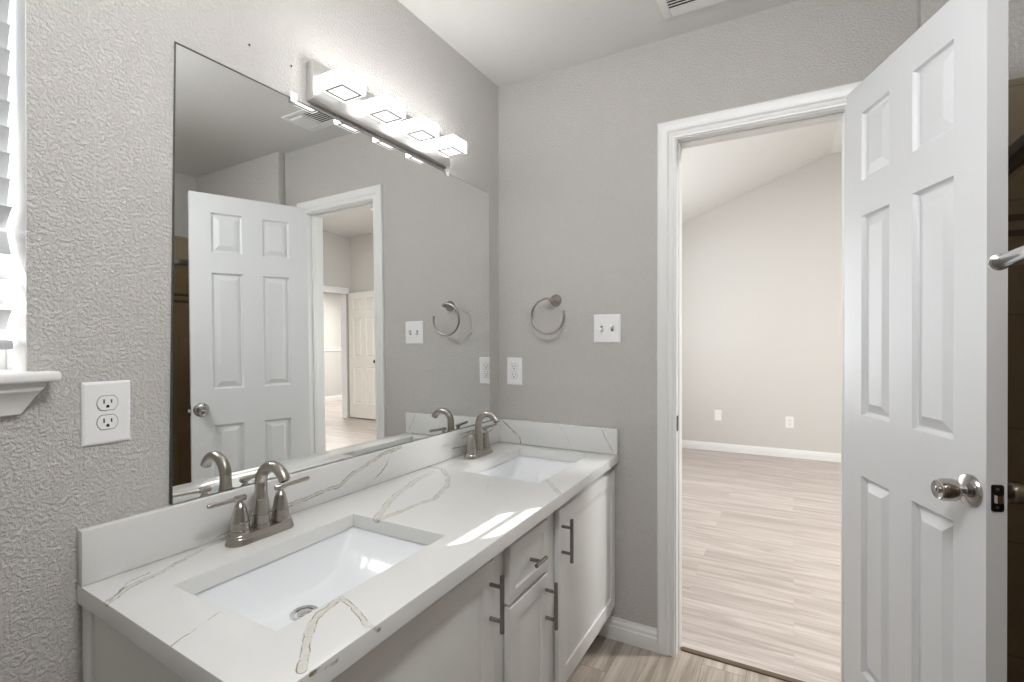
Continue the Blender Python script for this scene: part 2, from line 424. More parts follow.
def panel_slab(mb, W, H, T, cols, rows, prof, mtx, both=True, edge=0.0):
    """slab: local x 0..W, z 0..H, front face at y=0 (facing +y), back at -T; panels in cols x rows.
    prof: list of (inset, depth) loops"""
    b = bmesh.new()
    xs = [0] + [v for c in cols for v in c] + [W]; zs = [0] + [v for r in rows for v in r] + [H]
    def face(y, sgn):
        vg = {}
        def V(x, d, z):
            k = (round(x, 5), round(d, 5), round(z, 5))
            if k not in vg: vg[k] = b.verts.new((x, y - sgn * d, z))
            return vg[k]
        for i in range(len(xs) - 1):
            for j in range(len(zs) - 1):
                x0, x1, z0, z1 = xs[i], xs[i + 1], zs[j], zs[j + 1]
                if (x0, x1) in cols and (z0, z1) in rows:
                    prev = [(x0, z0), (x1, z0), (x1, z1), (x0, z1)]; pd = 0.0
                    for ins, dep in prof:
                        cur = [(x0 + ins, z0 + ins), (x1 - ins, z0 + ins), (x1 - ins, z1 - ins), (x0 + ins, z1 - ins)]
                        for k in range(4):
                            k2 = (k + 1) % 4
                            b.faces.new((V(prev[k][0], pd, prev[k][1]), V(prev[k2][0], pd, prev[k2][1]), V(cur[k2][0], dep, cur[k2][1]), V(cur[k][0], dep, cur[k][1])))
                        prev, pd = cur, dep
                    b.faces.new([V(x, pd, z) for x, z in prev])
                else:
                    b.faces.new((V(x0, 0, z0), V(x1, 0, z0), V(x1, 0, z1), V(x0, 0, z1)))
        return vg
    f = face(0.0, 1)
    if both: g = face(-T, -1)
    else:
        g = {}
        for x in xs:
            for z in zs:
                g[(round(x, 5), 0.0, round(z, 5))] = b.verts.new((x, -T, z))
        for i in range(len(xs) - 1):
            for j in range(len(zs) - 1):
                b.faces.new([g[(round(x, 5), 0.0, round(z, 5))] for x, z in ((xs[i], zs[j]), (xs[i + 1], zs[j]), (xs[i + 1], zs[j + 1]), (xs[i], zs[j + 1]))])
    K = lambda x, z: (round(x, 5), 0.0, round(z, 5))
    for i in range(len(xs) - 1):
        for z in (0, H): b.faces.new((f[K(xs[i], z)], f[K(xs[i + 1], z)], g[K(xs[i + 1], z)], g[K(xs[i], z)]))
    for j in range(len(zs) - 1):
        for x in (0, W): b.faces.new((f[K(x, zs[j])], f[K(x, zs[j + 1])], g[K(x, zs[j + 1])], g[K(x, zs[j])]))
    if edge:
        bmesh.ops.recalc_face_normals(b, faces=b.faces[:])
        bnd = [e for e in b.edges if all(abs(v.co.y) < 1e-6 for v in e.verts) and
               (all(abs(v.co.x) < 1e-6 for v in e.verts) or all(abs(v.co.x - W) < 1e-6 for v in e.verts) or
                all(abs(v.co.z) < 1e-6 for v in e.verts) or all(abs(v.co.z - H) < 1e-6 for v in e.verts))]
        bmesh.ops.bevel(b, geom=bnd, offset=edge, segments=3, affect='EDGES', profile=0.5)
    mb.merge(b, mtx)

# ------------------------------------------------------------------ room shell
CEIL = 2.44
BX0, BY0 = -3.3, -2.47          # back wall, shower-side wall
WT = 0.115                      # wall between bath and bedroom
DL, DR, DH = -0.805, -1.385, 2.05   # rough opening of the bath door

mb = MB(); mb.box(BX0, 0.052, BY0, 0.0, -0.06, 0.0)
struct(mb.build('floor', M['bath_floor'], smooth=0))
mb = MB(); mb.box(0.068, 6.9, -8.2, 0.6, -0.06, 0.003)
struct(mb.build('floor_bedroom', M['bed_floor'], smooth=0))
mb = MB(); mb.box(0.046, 0.072, DR + 0.02, DL - 0.02, -0.03, 0.006, 0.003)
struct(mb.build('trim_threshold', M['threshold']))
mb = MB(); mb.box(BX0 - 0.1, 0.0, BY0 - 0.1, 0.0, CEIL, CEIL + 0.1)
struct(mb.build('ceiling', M['ceiling'], smooth=0))

# mirror wall, with the window opening
WX0, WX1, WZ0, WZ1, WD = -2.16, -1.669, 1.185, 2.05, 0.16
mb = MB()
mb.box(BX0, WX0, 0, WD, -0.05, 2.6); mb.box(WX1, 0.0, 0, WD, -0.05, 2.6)
mb.box(WX0, WX1, 0, WD, -0.05, WZ0); mb.box(WX0, WX1, 0, WD, WZ1, 2.6)
struct(mb.build('wall_left', M['wall'], smooth=0))
# far wall, with the door opening (continues above the bath ceiling as the bedroom wall)
mb = MB()
mb.box(0, WT, DL, 0.55, -0.05, 3.3); mb.box(0, WT, -5.7, DR, -0.05, 3.3); mb.box(0, WT, DR, DL, DH, 3.3)
struct(mb.build('wall_far', M['wall'], smooth=0))
mb = MB(); mb.box(BX0, 0.0, BY0 - 0.1, BY0, -0.05, 2.6)
struct(mb.build('wall_right', M['wall'], smooth=0))
mb = MB(); mb.box(BX0 - 0.1, BX0, BY0 - 0.1, WD, -0.05, 2.6)
struct(mb.build('wall_back', M['wall'], smooth=0))
# furred-out end of the shower
mb = MB(); mb.box(-0.05, 0.0, BY0, -1.56, 0, CEIL, 0.004)
struct(mb.build('wall_shower_end', M['wall']))
TT = 2.0
mb = MB()
mb.box(-0.06, -0.05, BY0 + 0.012, -1.60, 0.0, TT)
mb.box(-1.60, -0.06, BY0, BY0 + 0.012, 0.0, TT)
o = struct(mb.build('wall_shower_tile', M['tile'], smooth=0))
mb = MB()
for zb in (1.59, 1.545):
    mb.box(-0.063, -0.058, BY0 + 0.012, -1.60, zb, zb + 0.018); mb.box(-1.60, -0.06, BY0 + 0.010, BY0 + 0.015, zb, zb + 0.018)
mb.build('accent_band', M['tile_band'], o, smooth=0)

# bedroom
FX = lambda y: 3.968 - 0.0405 * (y + 0.09)
RY, BYW = -5.55, 0.35           # bedroom end walls
RIDGE, ZF = -1.56, 3.15
mb = MB()
p = [(FX(0.6), 0.6), (FX(0.6) + 0.12, 0.6), (FX(-5.7) + 0.12, -5.7), (FX(-5.7), -5.7)]
mb.prism(p, -0.05, 3.3)
struct(mb.build('wall_bedroom_far', M['bedroom_wall'], smooth=0))
# window wall of the bedroom (beyond the left jamb)
mb = MB()
bx0, bx1, bz0, bz1 = 1.4, 3.25, 0.75, 2.2
mb.box(WT, bx0, BYW, BYW + 0.14, -0.05, 3.3); mb.box(bx1, 4.2, BYW, BYW + 0.14, -0.05, 3.3)
mb.box(bx0, bx1, BYW, BYW + 0.14, -0.05, bz0); mb.box(bx0, bx1, BYW, BYW + 0.14, bz1, 3.3)
struct(mb.build('wall_bedroom_left', M['bedroom_wall'], smooth=0))
# vaulted ceiling: slope then flat
sl = (ZF - 2.578) / (RIDGE + 0.08)
zc = lambda y: 2.578 + sl * (y + 0.08)
b = MB()
prof = [(RIDGE, ZF), (0.6, zc(0.6)), (0.6, 3.6), (-5.7, 3.6), (-5.7, ZF)]
bb = bmesh.new()
a = [bb.verts.new((WT, y, z)) for y, z in prof]; c = [bb.verts.new((4.4, y, z)) for y, z in prof]
bb.faces.new(a); bb.faces.new(c[::-1])
for i in range(5): bb.faces.new((a[i], a[(i + 1) % 5], c[(i + 1) % 5], c[i]))
b.merge(bb)
struct(b.build('ceiling_bedroom', M['ceiling'], smooth=0))
# far end wall with the entry opening, hall beyond
ox0, ox1, oz = 3.30, 4.08, 2.14
mb = MB()
mb.box(WT, ox0, RY - 0.12, RY, -0.05, 3.3); mb.box(ox0, 4.4, RY - 0.12, RY, oz, 3.3); mb.box(ox1, 4.4, RY - 0.12, RY, -0.05, oz)
struct(mb.build('wall_bedroom_right', M['bedroom_wall'], smooth=0))
mb = MB(); mb.box(2.2, 6.9, -8.12, -8.0, -0.05, 2.6); mb.box(6.8, 6.9, -8.0, RY - 0.12, -0.05, 2.6); mb.box(2.2, 2.3, -8.0, RY - 0.12, -0.05, 2.6)
mb.box(4.3, 6.9, RY - 0.13, RY - 0.01, -0.05, 2.6)
struct(mb.build('wall_hall', M['bedroom_wall'], smooth=0))
mb = MB(); mb.box(2.2, 6.9, -8.12, RY - 0.12, 2.5, 2.6)
struct(mb.build('ceiling_hall', M['ceiling'], smooth=0))
mb = MB(); mb.box(2.3, 6.8, -8.0, -7.985, 1.13, 1.22, 0.004); mb.box(2.3, 6.8, -8.0, -7.97, 1.205, 1.225, 0.004)
struct(mb.build('trim_chair_rail', M['trim']))
# outside: unseen slab, added to keep the sun off the bedroom window
mb = MB(); mb.box(-2.7, 4.6, 0.49, 3.2, 2.32, 2.42)
struct(mb.build('sun_blocker', M['trim'], smooth=0))

# baseboards
BB = [(0, 0), (-0.014, 0), (-0.014, 0.052), (-0.011, 0.058), (-0.011, 0.070), (-0.006, 0.080), (-0.005, 0.088), (0, 0.088)]
mb = MB(); sweep_y(mb, BB, -0.7435, -0.03)
struct(mb.build('baseboard_far', M['trim'], smooth=0))
mb = MB(); sweep_y(mb, [(x * 0.9, z) for x, z in BB], -5.55, 0.5, Matrix.Translation((3.968, -0.09, 0.003)) @ Matrix.Rotation(math.atan(0.0405), 4, 'Z') @ Matrix.Translation((0, 0.09, 0)))
struct(mb.build('baseboard_bedroom', M['trim'], smooth=0))
mb = MB(); sweep_y(mb, BB, WT + 0.02, ox0 - 0.06, Matrix.Translation((0, RY, 0.003)) @ Matrix.Rotation(-PI / 2, 4, 'Z'))
struct(mb.build('baseboard_bedroom_end', M['trim'], smooth=0))
mb = MB(); sweep_y(mb, [(x, z * 1.35) for x, z in BB], 2.3, 6.8, Matrix.Translation((0, -8.0, 0.003)) @ Matrix.Rotation(-PI / 2, 4, 'Z'))
struct(mb.build('baseboard_hall', M['trim'], smooth=0))

# bath door frame: casing with a stepped profile, mitred; jambs, stops, strike plate
def casing(mb, y_in, y_out, z_in, z_out, yr_in, yr_out):
    """profile across width w (0 inner .. 1 outer) and thickness"""
    prof = [(0.0, 0.0), (0.0, 0.009), (0.10, 0.011), (0.20, 0.007), (0.34, 0.007), (0.42, 0.012), (0.62, 0.013), (0.72, 0.016), (0.92, 0.017), (1.0, 0.013), (1.0, 0.0)]
    b = bmesh.new(); rows = []
    for w, th in prof:
        yl = y_in + (y_out - y_in) * w; yr = yr_in + (yr_out - yr_in) * w; z = z_in + (z_out - z_in) * w
        rows.append([b.verts.new(v) for v in ((-th, yl, 0), (-th, yl, z), (-th, yr, z), (-th, yr, 0))])
    for r, s in zip(rows[:-1], rows[1:]):
        for k in range(3): b.faces.new((r[k], r[k + 1], s[k + 1], s[k]))
    mb.merge(b)
root = struct(empty('trim_door_frame', (0, -1.09, 0)))
mb = MB(); casing(mb, -0.8096, -0.7435, 2.038, 2.106, -1.374, -1.438)
mb.build('casing', M['trim'], root, smooth=25)
mb = MB()
mb.box(-0.001, WT + 0.001, -0.815, -0.805, 0, 2.045); mb.box(-0.001, WT + 0.001, -1.385, -1.372, 0, 2.045); mb.box(-0.001, WT + 0.001, -1.372, -0.815, 2.034, 2.05)
mb.build('jamb', M['trim'], root, smooth=0)
mb = MB()
mb.box(0.038, 0.075, -0.819, -0.815, 0, 2.034, 0.001); mb.box(0.038, 0.075, -1.372, -1.363, 0, 2.034, 0.002); mb.box(0.038, 0.075, -1.363, -0.819, 2.030, 2.034, 0.001)
mb.build('door_stop', M['trim'], root)
mb = MB(); mb.box(0.006, 0.034, -0.8165, -0.8145, 0.885, 0.945, 0.0008); mb.build('strike_plate', M['bronze'], root)
# bedroom side casing of the same opening
mb = MB()
mb.box(WT, WT + 0.014, -0.81, -0.745, 0.003, 2.10, 0.003); mb.box(WT, WT + 0.014, -1.44, -1.378, 0.003, 2.10, 0.003); mb.box(WT, WT + 0.014, -1.44, -0.745, 2.1003, 2.16, 0.003); mb.box(WT, WT + 0.014, -1.378, -0.81, 2.04, 2.1, 0.003)
mb.build('bedroom_casing', M['trim'], root)

# ------------------------------------------------------------------ window with sill, apron and blind
root = struct(empty('window_1', (-1.885, 0.1, WZ0)))
mb = MB()
for x0, x1, z0, z1 in ((WX0, WX0 + 0.035, WZ0, WZ1), (WX1 - 0.035, WX1, WZ0, WZ1), (WX0 + 0.035, WX1 - 0.035, WZ0, WZ0 + 0.045), (WX0 + 0.035, WX1 - 0.035, WZ1 - 0.035, WZ1)):
    mb.box(x0, x1, 0.095, 0.145, z0, z1, 0.003)
mb.build('window_frame', M['trim'], root)
mb = MB(); mb.box(WX0 + 0.03, WX1 - 0.03, 0.118, 0.122, WZ0 + 0.04, WZ1 - 0.03); mb.build('pane', M['pane'], root, smooth=0)
mb = MB(); mb.box(WX1 - 0.0015, WX1 + 0.0, 0.001, 0.095, WZ0, WZ1); mb.box(WX0, WX0 + 0.0015, 0.001, 0.095, WZ0, WZ1); mb.box(WX0, WX1, 0.001, 0.095, WZ1 - 0.0015, WZ1)
mb.build('reveal', M['trim'], root, smooth=0)
mb = MB()
mb.box(WX0 - 0.035, -1.636, -0.052, 0.0, 1.170, 1.189, 0.006, seg=3); mb.box(WX0, WX1, -0.004, 0.1, 1.170, 1.189, 0.001)
mb.build('sill', M['trim'], root)
ap = [(0, 1.112), (-0.010, 1.112), (-0.013, 1.1145), (-0.015, 1.122), (-0.018, 1.132), (-0.023, 1.142), (-0.030, 1.150), (-0.036, 1.155), (-0.0375, 1.159), (-0.0375, 1.170), (0, 1.170)]
b = bmesh.new(); L = []; R = []
for y, z in ap:
    e = 0.03 * (1.170 - z) / 0.058
    L.append(b.verts.new((WX0 - 0.025 + e, y, z))); R.append(b.verts.new((-1.652 - e, y, z)))
b.faces.new(L); b.faces.new(R[::-1]); n = len(ap)
for i in range(n): b.faces.new((L[i], L[(i + 1) % n], R[(i + 1) % n], R[i]))
mb = MB(); mb.merge(b); mb.build('apron', M['trim'], root, smooth=20)

root = empty('window_blind', (-1.885, 0.05, 1.19), 'white horizontal slat blind hanging in the small window over the sill', 'window blind')
mb = MB()
bl0, bl1 = WX0 + 0.006, WX1 - 0.010
zs = [1.2835 + 0.047 * i for i in range(16)]
for z in zs:
    openk = 1.32 < z < 1.43
    th = math.radians(45 + (16 if openk else 90 if 1.25 < z < 1.5 else 62))
    # slat chord direction in (y, z): rotate the sun line by the gap angle
    d = Vector((0, -math.cos(th), -math.sin(th)))
    nn_ = Vector((0, -d.z, d.y))
    b = bmesh.new(); rows = []
    for q in range(5):
        u = (q / 4 - 0.5) * 0.05; cr = 0.0025 * (1 - (q / 2 - 1) ** 2)
        c0 = Vector((0, 0.05, z)) + d * u + nn_ * cr
        rows.append([b.verts.new((x, c0.y + nn_.y * tt, c0.z + nn_.z * tt)) for x in (bl0, bl1) for tt in (-0.0013, 0.0013)])
    for r, s_ in zip(rows[:-1], rows[1:]):
        for i, j in ((0, 2), (2, 3), (3, 1), (1, 0)): b.faces.new((r[i], r[j], s_[j], s_[i]))
    b.faces.new([rows[0][i] for i in (0, 1, 3, 2)]); b.faces.new([rows[-1][i] for i in (0, 2, 3, 1)])
    mb.merge(b)
mb.build('slats', M['blind'], root)
mb = MB(); mb.box(bl0, bl1, 0.028, 0.072, 1.228, 1.246, 0.003); mb.build('bottom_rail', M['blind'], root)
mb = MB(); mb.box(bl0, bl1, 0.022, 0.078, 2.0, 2.048, 0.003); mb.build('headrail', M['blind'], root)
mb = MB()
for x in (bl0 + 0.07, bl1 - 0.07):
    for y in (0.024, 0.076): mb.tube([(x, y, 1.24), (x, y, 2.0)], 0.0009, 6)
mb.build('ladder_cord', M['blind'], root)

# bedroom window
root = struct(empty('window_2', (2.325, BYW + 0.1, bz0)))
mb = MB()
for x0, x1, z0, z1 in ((bx0, bx0 + 0.05, bz0, bz1), (bx1 - 0.05, bx1, bz0, bz1), ((bx0 + bx1) / 2 - 0.025, (bx0 + bx1) / 2 + 0.025, bz0 + 0.05, bz1 - 0.05), (bx0 + 0.05, bx1 - 0.05, bz0, bz0 + 0.05), (bx0 + 0.05, bx1 - 0.05, bz1 - 0.05, bz1)):
    mb.box(x0, x1, BYW + 0.06, BYW + 0.12, z0, z1, 0.003)
mb.build('window_frame', M['trim'], root)
mb = MB(); mb.box(bx0 + 0.04, bx1 - 0.04, BYW + 0.085, BYW + 0.09, bz0 + 0.04, bz1 - 0.04); mb.build('pane', M['pane'], root, smooth=0)

# ------------------------------------------------------------------ vanity cabinet
VX0, VX1 = -1.585, -0.004
YF, YD = -0.553, -0.573           # face frame front, door fronts
TOPZ = 0.736
van = empty('vanity_cabinet', (-0.79, -0.28, 0), 'long white painted vanity cabinet with doors and a drawer under the quartz counter', 'vanity cabinet')
mb = MB()
mb.box(VX0, VX0 + 0.018, YF + 0.01, -0.018, 0.0, TOPZ); mb.box(VX1 - 0.018, VX1, YF + 0.01, -0.018, 0.1, TOPZ)
mb.box(VX0 + 0.018, VX1 - 0.018, YF + 0.02, -0.012, 0.10, 0.118); mb.box(VX0 + 0.018, VX1 - 0.018, -0.016, -0.004, 0.1, TOPZ)
mb.box(VX0 - 0.006, VX0 + 0.014, -0.04, -0.002, 0.0, TOPZ, 0.003)
mb.build('carcass', M['cabinet'], van)
mb = MB()
T_ = YF + 0.019
for x0, x1 in ((VX0, VX0 + 0.03), (-0.985, -0.895), (-0.675, -0.575), (-0.035, VX1)): mb.box(x0, x1, YF, T_, 0.1, TOPZ, 0.001)
for x0, x1 in ((VX0, -0.94), (-0.94, -0.62), (-0.62, VX1)):
    mb.box(x0, x1, YF + 0.0003, T_, 0.695, TOPZ); mb.box(x0, x1, YF + 0.0003, T_, 0.1, 0.15)
mb.box(-0.93, -0.65, YF + 0.0003, T_, 0.535, 0.565)
mb.build('face_frame', M['cabinet'], van)
mb = MB(); mb.box(VX0 + 0.018, VX1 - 0.02, YF + 0.075, YF + 0.09, 0.0, 0.1); mb.build('toe_kick', M['cabinet'], van)
CAB = [(0.004, 0.004), (0.010, 0.0045), (0.030, 0.0005), (0.032, 0.0)]
def cab_front(name, x0, x1, z0, z1, fr):
    mb = MB(); W, H = x1 - x0, z1 - z0
    panel_slab(mb, W, H, 0.0185, [(fr, W - fr)], [(fr, H - fr)], CAB, Matrix.Translation((x1, YD, z0)) @ Matrix.Rotation(PI, 4, 'Z'), both=False, edge=0.005)
    return mb.build(name, M['cabinet'], van, smooth=28)
def bar_pull(parent, c, axis, L, span, r=0.0058, proj=0.034):
    c = Vector(c); ax = Vector(axis); y = Vector((0, -1, 0))
    mb = MB()
    mb.tube([c + y * proj - ax * L / 2, c + y * proj + ax * L / 2], r, 14)
    for s in ((-1, 1) if span else (0,)):
        p0 = c + ax * s * span / 2
        mb.tube([p0 + y * 0.0005, p0 + y * proj], r * 0.85, 12)
    return mb.build('handle', M['pull'], parent)
LD = cab_front('door', -1.572, -0.978, 0.14, 0.708, 0.050)
bar_pull(LD, (-1.0, YD, 0.612), (0, 0, 1), 0.136, 0.082)
DRW = cab_front('drawer', -0.900, -0.668, 0.556, 0.708, 0.030)
bar_pull(DRW, (-0.785, YD, 0.632), (1, 0, 0), 0.062, 0)
MD = cab_front('door', -0.900, -0.668, 0.14, 0.546, 0.042)
bar_pull(MD, (-0.686, YD, 0.462), (0, 0, 1), 0.136, 0.082)
RD = cab_front('door', -0.583, -0.012, 0.14, 0.708, 0.050)
bar_pull(RD, (-0.566, YD, 0.612), (0, 0, 1), 0.136, 0.082)

# ------------------------------------------------------------------ quartz counter
SX1, SX2 = (-1.508, -1.052), (-0.541, -0.090)
SY0, SY1 = -0.478, -0.166
top = empty('vanity_countertop', (-0.8, -0.3, TOPZ), 'white quartz countertop with tan veins lying on the vanity cabinet', 'countertop')
xs = [-1.612, SX1[0], SX1[1], SX2[0], SX2[1], -0.003]
yfr = lambda x: -0.5825 + 0.0185 * x
b = bmesh.new()
def grid(z):
    g = {}
    for i, x in enumerate(xs):
        xl = lambda f: (-1.598 - 0.028 * f) if i == 0 else x
        g[i, 0] = b.verts.new((xl(1.0), yfr(x), z)); g[i, 1] = b.verts.new((xl(0.78), SY0, z)); g[i, 2] = b.verts.new((xl(0.25), SY1, z)); g[i, 3] = b.verts.new((xl(0), -0.003, z))
    return g
gt, gb_ = grid(ZC), grid(TOPZ)
for i in range(5):
    for j in range(3):
        if j == 1 and i in (1, 3): continue
        b.faces.new((gt[i, j], gt[i + 1, j], gt[i + 1, j + 1], gt[i, j + 1])); b.faces.new((gb_[i, j], gb_[i, j + 1], gb_[i + 1, j + 1], gb_[i + 1, j]))
def side(p, q): b.faces.new((gt[p], gt[q], gb_[q], gb_[p]))
for i in range(5): side((i, 0), (i + 1, 0)); side((i + 1, 3), (i, 3))
for j in range(3): side((5, j), (5, j + 1)); side((0, j + 1), (0, j))
for i in (1, 3):
    side((i, 1), (i + 1, 1)); side((i + 1, 1), (i + 1, 2)); side((i + 1, 2), (i, 2)); side((i, 2), (i, 1))
bmesh.ops.recalc_face_normals(b, faces=b.faces[:])
ed = [e for e in b.edges if e.is_manifold and e.calc_face_angle(0) > 0.8 and all(abs(v.co.z - ZC) < 1e-5 for v in e.verts)]
bmesh.ops.bevel(b, geom=ed, offset=0.002, segments=2, affect='EDGES', profile=0.5)
mb = MB(); mb.merge(b); mb.build('slab', M['quartz'], top, smooth=40)
SH = 0.8775
mb = MB(); mb.box(-1.598, -0.0225, -0.0228, -0.002, ZC + 0.0003, SH, 0.0015); mb.build('backsplash', M['quartz'], top)
mb = MB(); mb.box(-0.0225, -0.002, -0.5825, -0.002, ZC + 0.0003, SH, 0.0015); mb.build('side_splash', M['quartz'], top)

# sinks
def sink(xc, label):
    yc = (SY0 + SY1) / 2; hx, hy = 0.2285, 0.1585
    root = empty('undermount_sink', (xc, yc, 0.62), label, 'sink', 'undermount sinks in the vanity top')
    D = 0.100; zt = TOPZ - 0.0005; NX, NY = 44, 36
    pr = lambda i, N: math.copysign(1 - (1 - abs(2 * i / N - 1)) ** 1.9, 2 * i / N - 1)
    def shell(sx, sy, dz):
        b = bmesh.new(); v = {}
        for i in range(NX + 1):
            for j in range(NY + 1):
                tx, ty = pr(i, NX), pr(j, NY)
                h = (1 - abs(tx) ** 3.2) * (1 - abs(ty) ** 12)
                v[i, j] = b.verts.new((xc + tx * sx, yc + ty * sy, zt - D * h - dz - 0.006 * h * (1 - min(1, math.hypot(tx, (ty - 0.4))))))
        for i in range(NX):
            for j in range(NY): b.faces.new((v[i, j], v[i + 1, j], v[i + 1, j + 1], v[i, j + 1]))
        return b, v
    b, v = shell(hx + 0.003, hy + 0.003, 0.0)
    me = bpy.data.meshes.new('basin'); b.to_mesh(me); b.free()
    o = bpy.data.objects.new('basin', me); C.objects.link(o); me.materials.append(M['porcelain'])
    me.polygons.foreach_set('use_smooth', [True] * len(me.polygons))
    sd = o.modifiers.new('thickness', 'SOLIDIFY'); sd.thickness = 0.007; sd.offset = -1
    o.parent = root; o.matrix_parent_inverse = parent_world(root).inverted()
    zd = zt - D - 0.0035
    mb = MB(); mb.lathe([(0.0, -0.02), (0.031, -0.02), (0.031, 0.0015), (0.029, 0.003), (0.022, 0.0015), (0.020, -0.006), (0.0, -0.006)], at((xc, yc + 0.065, zd)))
    dr = mb.build('drain', M['chrome'], root)
    mb = MB(); mb.lathe([(0.0, -0.004), (0.0165, -0.004), (0.0165, 0.002), (0.012, 0.0045), (0.0, 0.005)], at((xc, yc + 0.065, zd)))
    mb.build('stopper', M['chrome'], dr)
    return root
sink((SX1[0] + SX1[1]) / 2, 'rectangular white sink set in the counter nearest the window')
sink((SX2[0] + SX2[1]) / 2, 'rectangular white sink set in the counter beside the far side splash')

# ------------------------------------------------------------------ faucets
def stadium(hx, r, n=14):
    pts = []
    for k in range(n + 1): a = -PI / 2 + PI * k / n; pts.append((hx + r * math.cos(a), r * math.sin(a)))
    for k in range(n + 1): a = PI / 2 + PI * k / n; pts.append((-hx + r * math.cos(a), r * math.sin(a)))
    return pts
def make_faucet(label):
    root = empty('centerset_faucet', (0, 0, ZC), label, 'faucet', 'brushed nickel faucets on the vanity')
    b = bmesh.new(); rings = []
    for r, z in ((0.0290, 0.0), (0.0290, 0.003), (0.0272, 0.008), (0.0262, 0.0135), (0.0245, 0.0155), (0.0238, 0.020), (0.0225, 0.0215)):
        rings.append([b.verts.new((x, y, ZC + z)) for x, y in stadium(0.056, r)])
    for a, c in zip(rings[:-1], rings[1:]):
        n = len(a)
        for k in range(n): b.faces.new((a[k], a[(k + 1) % n], c[(k + 1) % n], c[k]))
    b.faces.new(rings[0][::-1]); b.faces.new(rings[-1])
    mb = MB(); mb.merge(b); mb.build('base_plate', M['nickel'], root, smooth=30)
    # spout
    mb = MB()
    mb.lathe([(0.0, 0.018), (0.0225, 0.018), (0.0225, 0.024), (0.0210, 0.031), (0.0194, 0.0315), (0.0194, 0.033), (0.0202, 0.0335), (0.0194, 0.052), (0.0176, 0.0525), (0.0176, 0.054), (0.0188, 0.0545), (0.0180, 0.076), (0.0172, 0.088), (0.0160, 0.0885), (0.0160, 0.0905), (0.0166, 0.091), (0.0150, 0.097), (0.0140, 0.105), (0.0, 0.105)], at((0, 0, ZC)))
    pts = [(0, 0, ZC + 0.10), (0, -0.0005, ZC + 0.124)]
    R = 0.046
    for k in range(21):
        a = PI - (PI * 0.88) * k / 20
        pts.append((0, -R - R * math.cos(a), ZC + 0.126 + R * math.sin(a)))
    mb.tube(pts, [0.0140] * 2 + [0.0140 - 0.0012 * k / 20 for k in range(21)], 20)
    e, f = Vector(pts[-1]), Vector(pts[-2])
    d = (e - f).normalized()
    sp = mb.build('spout', M['nickel'], root, smooth=40)
    mb = MB(); mb.lathe([(0.0, 0.0), (0.0095, 0.0), (0.0095, 0.003), (0.0, 0.003)], at(e - d * 0.0012, d)); mb.build('aerator', M['dark'], sp)
    for sgn in (-1, 1):
        mb = MB()
        mb.lathe([(0.0, 0.018), (0.0225, 0.018), (0.0225, 0.025), (0.0216, 0.031), (0.0200, 0.0315), (0.0200, 0.033), (0.0208, 0.0335), (0.0195, 0.049), (0.0176, 0.0495), (0.0176, 0.051), (0.0186, 0.0515), (0.0160, 0.068), (0.0132, 0.082), (0.0118, 0.0825), (0.0118, 0.0845), (0.0124, 0.085), (0.0100, 0.089), (0.0065, 0.093), (0.0060, 0.098), (0.0068, 0.102), (0.0, 0.102)], at((sgn * 0.0530, 0, ZC)), 28)
        h = mb.build('handle', M['nickel'], root, smooth=30)
        mb = MB(); z = ZC + 0.104
        x = sgn * 0.053
        mb.tube([(x - sgn * 0.014, 0.0015, z - 0.001), (x - sgn * 0.012, 0.0012, z - 0.001), (x + sgn * 0.012, -0.001, z), (x + sgn * 0.014, -0.001, z), (x + sgn * 0.076, -0.008, z + 0.003), (x + sgn * 0.079, -0.0083, z + 0.003)],
                [0.0055, 0.0072, 0.0072, 0.0052, 0.0056, 0.0040], 16)
        mb.build('lever', M['nickel'], h, smooth=40)
    return root
f1 = make_faucet('brushed nickel two-lever faucet behind the sink nearest the window')
f1.location = (-1.268, -0.0835, ZC + 0.0006)
f2 = copy_tree(f1); f2.location = (-0.300, -0.0835, ZC + 0.0006); f2['label'] = 'brushed nickel two-lever faucet behind the sink in the far corner'

# ------------------------------------------------------------------ mirror
MX0, MX1, MZ1, MZ0 = -1.4215, -0.0925, 1.914, 0.8805
mir = empty('wall_mirror', (-0.757, 0, MZ0), 'large frameless mirror leaning on the backsplash over both sinks', 'mirror')
b = bmesh.new()
th = 0.003
q = [(MX0 - 0.009, -0.0072, MZ0), (-0.098, -0.0112, MZ0), (MX1, -0.0016, MZ1), (MX0 + 0.0035, 0.0024, MZ1)]
B_ = [b.verts.new(p) for p in q]; F_ = [b.verts.new((x, y - th, z)) for x, y, z in q]
b.faces.new(B_); ff = b.faces.new(F_[::-1])
for i in range(4): b.faces.new((B_[i], B_[(i + 1) % 4], F_[(i + 1) % 4], F_[i]))
me = bpy.data.meshes.new('glass'); bmesh.ops.recalc_face_normals(b, faces=b.faces[:])
for f in b.faces: f.material_index = 1
ff.material_index = 0
b.to_mesh(me); b.free(); me.materials.append(M['mirror']); me.materials.append(M['mirror_edge'])
o = bpy.data.objects.new('glass', me); C.objects.link(o); o.parent = mir; o.matrix_parent_inverse = parent_world(mir).inverted()
mb = MB(); mb.box(MX0 + 0.001, MX1 + 0.0015, -0.0022, -0.0004, MZ1 - 0.0005, MZ1 + 0.0024)
b = bmesh.new(); xa, xb = MX0 - 0.009, MX0 + 0.0035
lo = [b.verts.new(p) for p in ((xa - 0.003, -0.004, MZ0), (xa + 0.0003, -0.004, MZ0), (xa + 0.0003, -0.0004, MZ0), (xa - 0.003, -0.0004, MZ0))]
hi = [b.verts.new(p) for p in ((xb - 0.0028, -0.0022, MZ1), (xb + 0.0003, -0.0022, MZ1), (xb + 0.0003, -0.0004, MZ1), (xb - 0.0028, -0.0004, MZ1))]
b.faces.new(lo[::-1]); b.faces.new(hi)
